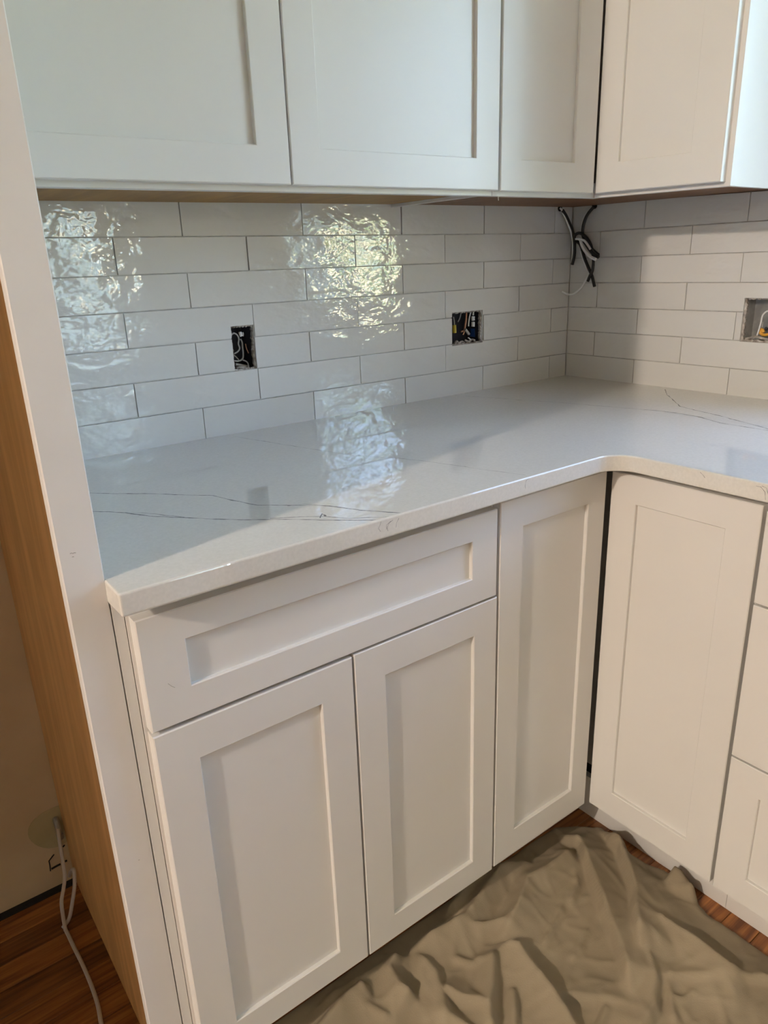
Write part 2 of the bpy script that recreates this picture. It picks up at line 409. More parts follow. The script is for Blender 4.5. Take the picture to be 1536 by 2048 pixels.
# alcove wall marks: a darker filled patch, a cut outline, a dark gap at the floor
def hit(px, py, ax, val): return ray_plane(px, py, ax, val)[0]
pc = hit(112, 1652, 1, .0095)
bm = bmesh.new(); vv = []
for k in range(28):
    t = 2*PI*k/28; r_ = .053*(1+.05*math.sin(3*t))
    vv.append((pc.x+r_*math.cos(t), pc.z+r_*.92*math.sin(t)))
f0 = [bm.verts.new((x_, .0096, z_)) for x_, z_ in vv]; f1 = [bm.verts.new((x_, .0085, z_)) for x_, z_ in vv]
bm.faces.new(f1)
for k in range(28): bm.faces.new((f0[k], f0[(k+1) % 28], f1[(k+1) % 28], f1[k]))
obj('wall_patch', bm, M['patch'], wall_back, label='darker round filler patch')
for seg in (((98, 1722), (108, 1709), .0012), ((98, 1722), (101, 1742), .0012), ((103, 1738), (121, 1728), .0022), ((127, 1725), (134, 1721), .0022), ((126, 1694), (129, 1690), .0016)):
    a = hit(*seg[0], 1, .0090); c = hit(*seg[1], 1, .0090)
    obj('cut_line', tube([a, (a+c)/2+Vector((.0006, 0, .0005)), c], seg[2], 5, 3), M['black_line'], wall_back, label='black cut mark in the plaster')
obj('wall_gap', bx(RX0, -1.552, -.003, .0098, -.002, .006), M['black_line'], wall_back, label='dark gap along the bottom of the plaster')

# window over the counter (out of frame, mirrored in the tiles)
win = obj('window_1', holed_slab('B', -WY1-.05, -WY0+.05, WZ0-.05, WZ1+.05, [(-WY1+.03, (-WY1-WY0)/2-.02, WZ0+.03, WZ1-.03), ((-WY1-WY0)/2+.02, -WY0-.03, WZ0+.03, WZ1-.03)], -.0098, .012), M['paint'], kind='structure')
obj('sill', bx(-.045, .10, WY0-.04, WY1+.04, WZ0-.02, WZ0+.0, .003), M['paint'], win)
obj('pane', bx(.05, .053, WY0, WY1, WZ0, WZ1), M['glass'], win)
win3 = obj('window_3', holed_slab('B', -VY1-.05, -VY0+.05, VZ0-.05, VZ1+.05, [(-VY1+.03, (-VY1-VY0)/2-.02, VZ0+.03, VZ1-.03), ((-VY1-VY0)/2+.02, -VY0-.03, VZ0+.03, VZ1-.03)], -.0098, .012), M['paint'], kind='structure')
bm = bmesh.new(); pv = None
for k in range(61):
    yy = VY0-.06+(VY1-VY0+.12)*k/60; xx = -.060+.022*math.sin(k*1.25)
    a = bm.verts.new((xx, yy, VZ0-.12)); c = bm.verts.new((xx, yy, VZ1+.08))
    if pv: bm.faces.new((pv[0], a, c, pv[1]))
    pv = (a, c)
obj('dimming_curtain', bm, M['sheer'], win3, smooth=True)  # unseen curtain, added to dim this window and soften its reflection
alcove_shade_wall = obj('alcove_shade_wall', bx(-2.62, -2.52, -.80, .0098, 0, RZ1-.001), M['wall'], kind='structure')  # unseen wall, added and sized to keep lamp light off the wood panel

# ---------------------------------------------------------------- base cabinets and worktop
FR = .599; FD = .618; ZT = .8845
dw = thing('base_cabinet', 'white base cabinet with one wide drawer over two doors, beside the tall end panel', 'cabinet', (-1.22, -.3, 0))
obj('cabinet_box', bx(-1.5145, -.9085, -.580, -.0005, .105, ZT-.0005), M['paint'], dw)
obj('face_frame', ring('A', -1.5143, -.9085, .105, ZT-.0005, FR, .0188, .040, .040, .03, .03, .0006, .0006), M['paint'], dw)
obj('filler_strip', bx(-1.5282, -1.5150, -FR, -.10, .0, ZT-.0005, .0006), M['paint'], dw, label='narrow white filler strip at the left side')
obj('toe_kick', bx(-1.5148, -.9085, -.539, -.525, .0008, .1048), M['paint'], dw)
shaker('drawer', 'A', -1.510, -.9115, .7065, .8615, FD, dw, wb=.0465, wt=.0435)
shaker('door', 'A', -1.510, -1.2105, .1115, .7005, FD, dw, wl=.0555, wr=.0565, wt=.0565, wb=.053)
shaker('door', 'A', -1.2070, -.9095, .1115, .7025, FD, dw, wl=.0565, wr=.0540, wt=.0565, wb=.053)

cc = thing('corner_cabinet', 'white corner base cabinet with two tall doors meeting in the inner corner', 'cabinet', (-.45, -.45, 0))
L_ = [(-.0005, -.0005), (-.9080, -.0005), (-.9080, -FR), (-.640, -FR), (-.640, -.50), (-.50, -.50), (-.50, -.640), (-FR, -.640), (-FR, -.9035), (-.0005, -.9035)]
obj('cabinet_box', prism(L_[::-1], .105, ZT-.0005), M['paint'], cc)
obj('toe_kick', prism([(-.9080, -.525), (-.9080, -.539), (-.5393, -.539), (-.5393, -.9035), (-.525, -.9035), (-.525, -.525)], .0008, .1045), M['paint'], cc)
shaker('door', 'A', -.9050, -.6265, .1145, .8700, FD, cc, wl=.0555, wr=.0500, wt=.0545, wb=.0620)
shaker('door', 'B', .6225, .9010, .1165, .8690, FD, cc, wl=.0545, wr=.0560, wt=.0540, wb=.0600)

dr = thing('drawer_cabinet', 'white base cabinet with three drawers, right of the corner cabinet', 'cabinet', (-.3, -1.15, 0))
obj('cabinet_box', bx(-.580, -.0005, -1.3700, -.9040, .105, ZT-.0005), M['paint'], dr)
obj('face_frame', ring('B', .9042, 1.3700, .105, ZT-.0005, FR, .0188, .020, .020, .03, .03, .0006, .0006), M['paint'], dr)
obj('toe_kick', bx(-.5393, -.525, -1.3700, -.9040, .0008, .1048), M['paint'], dr)
for z0, z1 in ((.7045, .8615), (.4095, .7005), (.1150, .4055)):
    shaker('drawer', 'B', .9072, 1.3640, z0, z1, FD, dr, wb=.0565 if z1 < .8 else .045, wt=.0560 if z1 < .8 else .045, wl=.0565)

TOPZ = .914; TH = .0293; E = .6487; rr_ = .048
pts = [(-1.5303, -E), (-1.5303, -.5995), (-1.5285, -.5992), (-1.5285, -.0002), (-.0002, -.0002), (-.0002, -1.40), (-E, -1.40)]
for k in range(13):
    t = -k/12*PI/2   # arc round the centre (-E-rr, -E-rr)
    pts.append((-E-rr_+rr_*math.cos(PI/2*k/12), -E-rr_+rr_*math.sin(PI/2*k/12)))
bm = prism(pts[::-1], TOPZ-TH, TOPZ)
bmesh.ops.recalc_face_normals(bm, faces=bm.faces)
es = []
for e in bm.edges:
    if len(e.link_faces) == 2 and abs(e.verts[0].co.z-e.verts[1].co.z) < 1e-6:
        mid = (e.verts[0].co+e.verts[1].co)/2
        if mid.y < -.61 and mid.x < -.61: es.append(e)
for e in bm.edges:
    if all(abs(v.co.x+1.5303) < 1e-5 and abs(v.co.y+E) < 1e-5 for v in e.verts): es.append(e)
bmesh.ops.bevel(bm, geom=es, offset=.0028, segments=3, affect='EDGES', profile=.5)
top = obj('countertop', bm, M['quartz'], origin=(-.6, -.4, TOPZ-TH))
tag(top, 'polished white quartz countertop with thin grey veins, turning the corner', 'countertop')
random.seed(3)
def vein(pxs, wmax, label=None, dens=5, jit=.0016):
    P = [ray_plane(x_, y_, 2, TOPZ)[0] for x_, y_ in pxs]
    Q = []
    for a, c in zip(P, P[1:]):
        n = max(2, int((c-a).length/.006))
        for k in range(n): Q.append(a.lerp(c, k/n))
    Q.append(P[-1])
    bm = bmesh.new(); prev = None
    for i, q in enumerate(Q):
        d = (Q[min(i+1, len(Q)-1)]-Q[max(i-1, 0)]).normalized(); nrm = Vector((-d.y, d.x, 0))
        q = q + nrm*(mnoise.noise(Vector((i*.35, len(Q), 0)))*jit + mnoise.noise(Vector((i*.09, len(Q), 4)))*jit*1.6)
        wd = 1.35*wmax*(.35+.9*max(0, mnoise.noise(Vector((i*.23, 7, len(Q)*.3)))+.35))*.5
        a = bm.verts.new((q.x+nrm.x*wd, q.y+nrm.y*wd, TOPZ+.00012)); c = bm.verts.new((q.x-nrm.x*wd, q.y-nrm.y*wd, TOPZ+.00012))
        if prev: bm.faces.new((prev[0], a, c, prev[1]))
        prev = (a, c)
    for v in bm.verts:      # keep the vein on the flat top
        v.co.y = min(v.co.y, -.0015); v.co.x = min(v.co.x, -.0015)
        if v.co.x < -E-.001 and v.co.y < -E+.0035 and v.co.x < -.70: v.co.y = -E+.0035
    return obj('vein', bm, M['vein'], top, origin=tuple(P[0]))
vein([(180, 986), (300, 988), (425, 991), (455, 999), (515, 1010), (590, 1011), (660, 1012), (720, 1020), (802, 1027)], .0022)
vein([(185, 1023), (250, 1026), (300, 1032), (380, 1036), (480, 1040), (560, 1039), (640, 1040), (700, 1041), (762, 1040)], .0022)
vein([(250, 1025), (310, 1028), (330, 1031), (370, 1034)], .0012)
vein([(540, 1037), (600, 1034), (650, 1033), (700, 1037), (770, 1034), (798, 1028)], .0016)
vein([(575, 1012), (610, 1008), (650, 1011), (690, 1016)], .0014)
vein([(640, 1036), (646, 1028), (650, 1033)], .0030)
vein([(470, 873), (560, 888), (700, 910), (800, 917), (870, 925), (960, 938), (1050, 950)], .0011)
vein([(930, 792), (1030, 799), (1130, 806), (1200, 812), (1270, 818)], .0013)
vein([(1270, 818), (1310, 821), (1346, 825), (1395, 833), (1440, 846), (1465, 850), (1536, 861), (1560, 866)], .0024)
vein([(1330, 779), (1334, 790), (1350, 803), (1360, 813), (1380, 818), (1450, 834), (1475, 841), (1536, 858)], .0022)
def edge_vein(pxs, wmax, side='A'):
    P = [ray_plane(x_, y_, 1 if side == 'A' else 0, -E)[0] for x_, y_ in pxs]
    bm = bmesh.new(); prev = None; Q = []
    for a, c in zip(P, P[1:]):
        for k in range(4): Q.append(a.lerp(c, k/4))
    Q.append(P[-1])
    nn = Vector((0, -1, 0)) if side == 'A' else Vector((-1, 0, 0))
    for i, q in enumerate(Q):
        d = (Q[min(i+1, len(Q)-1)]-Q[max(i-1, 0)]).normalized(); nr = d.cross(nn)
        wd = wmax*(.4+.6*abs(mnoise.noise(Vector((i*.6, 3, len(Q))))))*.5
        q = q + nn*.00012; q.z = min(q.z, TOPZ-.003)
        a = bm.verts.new(q+nr*wd); c = bm.verts.new(q-nr*wd)
        if prev: bm.faces.new((prev[0], a, c, prev[1]))
        prev = (a, c)
    obj('vein', bm, M['vein'], top, origin=tuple(P[0]))
for e in ([(762, 1043), (760, 1050), (757, 1057), (761, 1063)], [(786, 1040), (778, 1046), (774, 1056), (776, 1062)], [(782, 1042), (773, 1050), (773, 1059)], [(798, 1036), (793, 1046), (792, 1055)], [(1059, 953), (1052, 962), (1050, 972), (1051, 977)]):
    edge_vein(e, .0013)
for e in ([(1400, 944), (1407, 951), (1410, 956)], [(1512, 972), (1522, 974), (1530, 984), (1531, 1000)], [(1524, 972), (1533, 976), (1537, 990)]):
    edge_vein(e, .0013, 'B')

# ---------------------------------------------------------------- wall cabinets
UF = .306; UD = .325; UT = 2.13
zA = lambda co: .0085*min(0, co.x+.306)
zC = lambda co: .0085*min(0, co.x+.306) + .015*min(0, co.y+.306)
def warp(bm, fn):
    for v in bm.verts: v.co.z += fn(v.co)
    return bm
ua = thing('wall_cabinet', 'white two-door wall cabinet hanging above the counter, next to the tall end panel', 'cabinet', (-1.07, -.15, 1.36))
FB = 1.3655; BP = 1.380
obj('cabinet_box', warp(bx(-1.5275, -.6225, -.287, .0092, BP, UT), zA), M['paint'], ua)
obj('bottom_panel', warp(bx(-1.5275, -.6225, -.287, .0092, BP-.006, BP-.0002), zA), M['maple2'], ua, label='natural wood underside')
obj('side_skirt', warp(bx(-.6345, -.6225, -.287, .0092, FB+.002, BP-.0062), zA), M['paint'], ua)
obj('face_frame', warp(ring('A', -1.5275, -.6225, FB, UT, UF, .0188, .040, .040, .03, .04, .0006, .0006), zA), M['paint'], ua)
shaker('door', 'A', -1.5215, -1.0840, 1.3740, 2.12, UD, ua, wr=.0570, wb=.0545, wt=.057, warp=zA)
shaker('door', 'A', -1.0810, -.6235, 1.3740, 2.12, UD, ua, wl=.0545, wr=.0600, wb=.0545, wt=.057, warp=zA)

uc = thing('corner_wall_cabinet', 'white L-shaped corner wall cabinet with two narrow doors meeting in the corner', 'cabinet', (-.2, -.2, 1.36))
LU = [(.0092, .0092), (-.6215, .0092), (-.6215, -.287), (-.350, -.287), (-.350, -.24), (-.24, -.24), (-.24, -.350), (-.287, -.350), (-.287, -.6025), (.0092, -.6025)]
obj('cabinet_box', warp(prism(LU[::-1], BP, UT), zC), M['paint'], uc)
LB = [(.0088, .0088), (-.6215, .0088), (-.6215, -.287), (-.287, -.287), (-.287, -.6025), (.0088, -.6025)]
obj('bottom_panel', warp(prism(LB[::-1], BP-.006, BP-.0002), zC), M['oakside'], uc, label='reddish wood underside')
fr = bmesh.new()
box(fr, -.6215, -.5900, -UF, -.2872, FB, UT); box(fr, -.5900, -.3440, -UF, -.2872, FB, FB+.03)
box(fr, -UF, -.2872, -.6145, -.5840, FB, UT); box(fr, -UF, -.2872, -.5840, -.3440, FB, FB+.03)
box(fr, -.3440, -.2872, -UF, -.2872, FB, FB+.03); box(fr, -UF, -.2872, -.3440, -UF, FB, FB+.03)
obj('face_frame', warp(fr, zC), M['paint'], uc)
obj('end_panel', warp(bx(-.2868, .0092, -.6150, -.6030, FB, UT), zC), M['paint'], uc)
obj('end_stile', warp(bx(-UF, -.286, -.6156, -.6146, FB+.0005, UT), zC), M['paint'], uc)
shaker('door', 'A', -.6180, -.3345, 1.3735, 2.12, UD, uc, wl=.0570, wr=.0660, wb=.0570, wt=.057, warp=zC)
shaker('door', 'B', .3215, .6055, 1.3735, 2.12, UD, uc, wl=.0545, wr=.0655, wb=.0570, wt=.057, warp=zC)

# ---------------------------------------------------------------- tall end panel at the left
tp = thing('tall_end_panel', 'tall fridge end panel, white on its narrow front edge and bare wood outside', 'panel', (-1.55, -.3, 0))
obj('front_strip', bx(-1.5733, -1.5293, -FR-.0005, -.581, .0012, UT+.05, .0012), M['strip'], tp, label='white narrow front strip')
obj('wood_panel', bx(-1.5505, -1.5335, -.5808, .0090, .0012, UT+.05, .0005), M['maple'], tp, label='bare wood outer side')
obj('white_facing', bx(-1.5333, -1.5293, -.5808, -.0005, .0012, UT+.05), M['paint'], tp)
for q, r_ in (((143, 1107), .0016), ((149, 1106), .0013), ((146, 1114), .0009), ((278, 1720), .0007)):
    a, _ = ray_plane(*q, 1, -FR-.0006)
    obj('smudge', tube([a+Vector((-r_, 0, 0)), a+Vector((0, 0, r_*.4)), a+Vector((r_, 0, -r_*.2))], .0004, 5, 2), M['grey'], tp, label='small grey smudge')
a, _ = ray_plane(336, 1367, 1, -FD-.0001); c, _ = ray_plane(350, 1375, 1, -FD-.0001)
obj('smudge', tube([a, (a+c)/2+Vector((0, 0, -.001)), c], .00035, 5, 3), M['grey'], dw, label='small grey scuff on the drawer')

# ---------------------------------------------------------------- open electrical boxes in the tiles
def ebox(side, h, depth, shell, label, loc_d=.0):
    u0, u1, z0, z1 = h
    c = P3(side, (u0+u1)/2, 0, z0)
    t = thing('electrical_box', label, 'electrical box', c, 'open electrical boxes in the tiles')
    bm = bmesh.new()
    def sb(a0, a1, d0, d1, e0, e1):
        p = P3(side, a0, d0, e0); q = P3(side, a1, d1, e1)
        box(bm, min(p[0], q[0]), max(p[0], q[0]), min(p[1], q[1]), max(p[1], q[1]), e0, e1)
    g = .0035
    sb(u0-g+.0002, u1+g-.0002, -depth-.002, -depth, z0-.0025, z1+.0025)
    sb(u0-g+.0002, u0+.001, -depth, -.013, z0-.0025, z1+.0025); sb(u1-.001, u1+g-.0002, -depth, -.013, z0-.0025, z1+.0025)
    sb(u0+.001, u1-.001, -depth, -.013, z0-.0025, z0+.001); sb(u0+.001, u1-.001, -depth, -.013, z1-.001, z1+.0025)
    obj('box_shell', bm, shell, t, origin=c)
    # ragged drywall and mortar rim just behind the tile edge
    bm = bmesh.new(); rnd = random.Random(int(abs(u0)*1000))
    n = 26; outer = []; inner = []
    per = [(u0, z0), (u1, z0), (u1, z1), (u0, z1)]
    for s in range(4):
        (a, e), (a2, e2) = per[s], per[(s+1) % 4]
        for k in range(n):
            f = k/n; uu = a+(a2-a)*f; ee = e+(e2-e)*f
            cu, cz = (u0+u1)/2, (z0+z1)/2; ww = .0015+rnd.random()*.0035 + (.0018 if (side == 'B' and s in (0, 3)) else 0)
            iu = uu+(ww if uu < cu else -ww)*(1 if abs(abs(uu-cu)-(u1-u0)/2) < 1e-6 else 0); iz = ee+(ww if ee < cz else -ww)*(1 if abs(abs(ee-cz)-(z1-z0)/2) < 1e-6 else 0)
            outer.append((uu, ee)); inner.append((iu, iz))
    dd0, dd1 = -.0045, -.0125
    m_ = len(outer)
    A1 = [bm.verts.new(P3(side, u_, dd0, z_)) for u_, z_ in outer]; B1 = [bm.verts.new(P3(side, u_, dd0-.002*rnd.random(), z_)) for u_, z_ in inner]; C1 = [bm.verts.new(P3(side, u_, dd1, z_)) for u_, z_ in inner]
    for k in range(m_):
        j = (k+1) % m_
        bm.faces.new((A1[k], A1[j], B1[j], B1[k])); bm.faces.new((B1[k], B1[j], C1[j], C1[k]))
    obj('rough_rim', bm, M['drywall'], t, origin=c, label='ragged plaster and mortar rim')
    return t
def wire_px(name, side, pxs, d, r, m, parent, label=None):
    P = []
    for i, q in enumerate(pxs):
        dd = d[i] if isinstance(d, (list, tuple)) else d
        P.append(ray_plane(q[0], q[1], 1 if side == 'A' else 0, dd)[0])
    return obj(name, tube(P, r, 7, 6), m, parent, label=label, origin=tuple(P[0]))
b1_ = ebox('A', HOLES_A[0], .058, M['boxdark'], 'narrow dark open outlet box with grey wires, the leftmost in the tiles')
z = lambda pts: [(430+x/11.815, 620+y/11.815) for x, y in pts]
wire_px('wire', 'A', z([(400, 580), (450, 550), (520, 590), (560, 680), (550, 800), (580, 900), (540, 980), (450, 1035)]), .022, .0017, M['grey'], b1_)
wire_px('wire', 'A', z([(600, 690), (640, 760), (650, 880), (665, 1000), (660, 1120), (620, 1180), (540, 1210), (450, 1200)]), .024, .0017, M['grey'], b1_)
wire_px('wire', 'A', z([(440, 1060), (500, 1110), (560, 1180)]), .028, .0012, M['grey'], b1_)
wire_px('wire', 'A', z([(660, 1185), (740, 1215), (785, 1280), (770, 1350)]), .022, .0014, M['grey'], b1_)
wire_px('wire', 'A', z([(720, 800), (740, 900), (790, 1020)]), .030, .0012, M['copper'], b1_)
wire_px('wire', 'A', z([(480, 1290), (600, 1310), (700, 1330), (800, 1340)]), .030, .0035, M['grey'], b1_)
wire_px('wire', 'A', z([(500, 1390), (620, 1370), (740, 1380)]), .018, .0040, M['drywall'], b1_)
wire_px('cable_clamp', 'A', z([(590, 520), (600, 570), (620, 620)]), .020, .0032, M['white'], b1_)
wire_px('cable_clamp', 'A', z([(655, 530), (665, 570), (660, 620)]), .022, .0016, M['white'], b1_)
wire_px('wire', 'A', z([(850, 600), (880, 760), (870, 900), (900, 1100), (930, 1300)]), .030, .0050, M['drywall'], b1_)
b2_ = ebox('A', HOLES_A[1], .062, M['boxdark'], 'square open switch box with blue plastic and yellow wire nut, middle of the tiled wall')
z = lambda pts: [(880+x/12.8, 590+y/12.8) for x, y in pts]
wire_px('wire_nut', 'A', z([(365, 770), (372, 880), (375, 970)]), .020, .0052, M['yellow'], b2_, 'yellow wire nut')
wire_px('wire', 'A', z([(345, 560), (365, 680), (370, 780)]), .020, .0015, M['grey'], b2_)
wire_px('wire', 'A', z([(540, 440), (510, 580), (460, 690)]), .032, .0016, M['grey'], b2_)
wire_px('wire', 'A', z([(680, 440), (670, 600), (640, 780), (620, 900), (540, 940)]), .028, .0020, M['copper'], b2_)
wire_px('wire', 'A', z([(680, 600), (650, 800), (630, 920), (590, 1020)]), .026, .0016, M['copper'], b2_)
wire_px('wire', 'A', z([(790, 430), (755, 560), (735, 700), (730, 800)]), .024, .0018, M['white'], b2_)
wire_px('wire', 'A', z([(855, 410), (850, 520)]), .020, .0022, M['white'], b2_)
wire_px('wire_connector', 'A', z([(850, 545), (845, 600), (850, 650)]), .020, .0046, M['white'], b2_)
wire_px('wire_connector', 'A', z([(848, 690), (850, 750), (845, 810)]), .020, .0046, M['white'], b2_)
wire_px('cable', 'A', z([(640, 880), (700, 950), (740, 1010)]), .022, .0040, M['grey'], b2_)
wire_px('blue_insert', 'A', z([(900, 440), (905, 560), (890, 700)]), .038, .0070, M['boxblue'], b2_, 'dark blue plastic')
wire_px('blue_insert', 'A', z([(860, 840), (870, 950), (850, 1080)]), .036, .0110, M['boxblue'], b2_, 'dark blue plastic')
wire_px('wire', 'A', z([(975, 540), (1010, 620), (960, 760), (980, 900), (960, 1000), (1000, 1120)]), .026, .0022, M['drywall'], b2_)
wire_px('mortar_crumb', 'A', z([(380, 1240), (430, 1180), (480, 1230), (560, 1190), (620, 1230)]), .012, .0026, M['drywall'], b2_)
wire_px('mortar_crumb', 'A', z([(640, 1150), (740, 1190), (820, 1140), (890, 1160)]), .012, .0026, M['drywall'], b2_)
wire_px('wire', 'A', z([(720, 1090), (770, 1130), (810, 1160)]), .014, .0018, M['white'], b2_)
b3_ = ebox('B', HOLES_B[0], .052, M['steel'], 'open grey metal outlet box with white loop wire, on the right-hand wall')
z = lambda pts: [(1436+x/14.63, 570+y/14.63) for x, y in pts]
wire_px('wire', 'B', z([(1140, 1480), (1200, 1300), (1260, 1080), (1300, 900), (1380, 800), (1480, 760), (1620, 800), (1700, 960)]), .014, .0018, M['white'], b3_)
wire_px('wire', 'B', z([(1290, 1240), (1300, 1130), (1310, 1080)]), .026, .0013, M['white'], b3_)
wire_px('wire', 'B', z([(1210, 1290), (1240, 1400), (1340, 1460), (1480, 1440), (1640, 1380)]), .020, .0034, M['orange'], b3_, 'orange-yellow wire')
wire_px('wire_nut', 'B', z([(1250, 1300), (1300, 1320), (1330, 1390)]), .022, .0040, M['orange'], b3_)
wire_px('wire_nut', 'B', z([(1380, 1280), (1440, 1300)]), .030, .0045, M['boxdark'], b3_)
wire_px('mortar_crumb', 'B', z([(800, 1570), (1000, 1540), (1100, 1510), (1300, 1560), (1500, 1600)]), .010, .0028, M['drywall'], b3_)

# ---------------------------------------------------------------- loose under-cabinet cables in the corner
def vhug(q, off):
    a, ta = ray_plane(*q, 0, -off); c, tc_ = ray_plane(*q, 1, -off)
    return a if ta < tc_ else c
cz = lambda pts: [(1080+x*.11723, 380+y*.11719) for x, y in pts]
def cable(t, name, pts, off, r, m, label=None):
    P = [vhug(q, off[i] if isinstance(off, (list, tuple)) else off) for i, q in enumerate(cz(pts))]
    obj(name, tube(P, r, 8, 6), m, t, origin=tuple(P[0]), label=label)
t1 = thing('under_cabinet_cable', 'short black cable hanging straight from the left hole under the corner cabinet', 'cable', tuple(vhug((1122, 415), .01)), 'loose cables in the corner')
cable(t1, 'cable_jacket', [(385, 345), (440, 430), (500, 560), (555, 700), (585, 850), (592, 980), (585, 1120), (550, 1275)], .012, .0042, M['black'])
cable(t1, 'inner_wire', [(345, 310), (375, 345), (400, 400), (470, 560), (530, 720), (558, 880), (562, 1000), (548, 1180), (530, 1240)], .010, .0026, M['white'], 'pale wire beside the black jacket')
t2 = thing('under_cabinet_cable', 'knotted black cable hanging from the right hole under the corner cabinet', 'cable', tuple(vhug((1187, 413), .01)), 'loose cables in the corner')
cable(t2, 'cable_jacket', [(935, 285), (880, 330), (800, 440), (745, 580), (728, 700), (740, 800), (820, 920), (900, 1020), (1000, 1110)], .014, .0042, M['black'])
cable(t2, 'cable_jacket', [(600, 860), (590, 790), (640, 740), (710, 745), (790, 810), (860, 920), (890, 1030), (910, 1180), (895, 1370), (850, 1470), (815, 1560)], .022, .0040, M['black'])
cable(t2, 'cable_jacket', [(620, 870), (680, 920), (720, 1020), (760, 1160), (820, 1310), (880, 1450), (930, 1650)], .016, .0042, M['black'])
cable(t2, 'cable_jacket', [(730, 830), (790, 930), (860, 1030), (930, 1100), (1000, 1145)], .040, .0048, M['black'])
cable(t2, 'inner_wire', [(610, 835), (680, 840), (760, 870), (830, 960), (860, 1010)], .046, .0030, M['white'], 'white wire wound round the knot')
cable(t2, 'inner_wire', [(690, 860), (720, 960), (780, 1060), (860, 1140), (950, 1185)], .046, .0040, M['white'], 'white wire wound round the knot')
cable(t2, 'inner_wire', [(905, 290), (840, 330), (760, 450), (715, 590), (700, 720)], .011, .0021, M['white'])
cable(t2, 'inner_wire', [(690, 1040), (740, 1200), (810, 1370), (850, 1430)], .012, .0021, M['white'])
cable(t2, 'inner_wire', [(840, 1390), (800, 1500), (720, 1640), (640, 1725), (560, 1775), (470, 1780), (375, 1735)], .014, .0026, M['white'], 'thin white wire curling to the left')
for q in ((1120, 417), (1189, 412)):
    p_ = vhug(q, .0015); ax_ = Vector((0, 1, 0)) if q[0] < 1150 else Vector((1, 0, 0))
    obj('drilled_hole', tube([p_-ax_*.0012, p_+ax_*.0012], .0075, 12, 1), M['dark'], t1 if q[0] < 1150 else t2, origin=tuple(p_), label='dark hole the cable comes out of')
P = [ray_plane(*q, 1, -.31)[0] for q in ((997, 391), (996.5, 396), (997, 402))]
P = [p + Vector((0, 0, .0008)) for p in P]
o = obj('loose_thread', tube(P, .0006, 6, 3), M['white'], origin=tuple(P[0]))
tag(o, 'tiny pale thread hanging from the bottom edge of the wall cabinets', 'thread')

# ---------------------------------------------------------------- water valve and tube in the alcove
v0 = hit(117, 1650, 1, .004)
vt_ = thing('water_line', 'translucent plastic water tube with a small valve, coiled beside the tall panel', 'tube', (v0.x, v0.y, v0.z))
bm = tube([v0+Vector((-.003, .004, .016)), v0+Vector((-.003, -.006, .012)), v0+Vector((-.003, -.010, 0)), v0+Vector((-.003, -.010, -.016))], .006, 10, 4)
obj('valve_body', bm, M['steel'], vt_, origin=tuple(v0))
obj('compression_nut', tube([v0+Vector((-.003, -.010, -.014)), v0+Vector((-.003, -.010, -.026))], .0075, 6, 1), M['steel'], vt_, origin=tuple(v0))
cs = lambda pts: [(x*.3255, 1550+y*.3255) for x, y in pts]
def lay(q, ymin):       # point on the floor, or standing clear of the wall at y = ymin
    a, ta = ray_plane(*q, 2, .006); c, tb = ray_plane(*q, 1, ymin)
    return a if ta < tb else c
wl = cs([(358, 330), (368, 420), (385, 520), (398, 620), (390, 700), (378, 780), (388, 870), (403, 955)])
P = [ray_plane(*q, 1, -.012-.014*i)[0] for i, q in enumerate(wl)]
P[-1] = ray_plane(*wl[-1], 2, .006)[0]
P = [Vector((p.x, p.y, max(p.z, .006))) for p in P]
obj('tube_length', tube(P, .0038, 8, 6), M['tube'], vt_, origin=tuple(P[0]))
wl = cs([(392, 960), (425, 880), (445, 780), (458, 680), (455, 590), (440, 585), (425, 620)])
P = [ray_plane(*q, 1, -.108+.012*i)[0] for i, q in enumerate(wl)]
P = [Vector((min(p.x, -1.556), p.y, max(p.z, .006))) for p in P]
obj('tube_length', tube(P, .0038, 8, 6), M['tube'], vt_, origin=tuple(P[0]))
P = [ray_plane(*q, 2, .006)[0] for q in cs([(400, 940), (405, 955), (420, 985), (450, 1050), (505, 1160), (560, 1290), (600, 1410), (622, 1530), (640, 1640)])]
obj('tube_length', tube(P, .0038, 8, 6), M['tube'], vt_, origin=tuple(P[0]))

# ---------------------------------------------------------------- canvas drop cloth
def g(px, py, z_=.03): return ray_plane(px, py, 2, z_)[0]
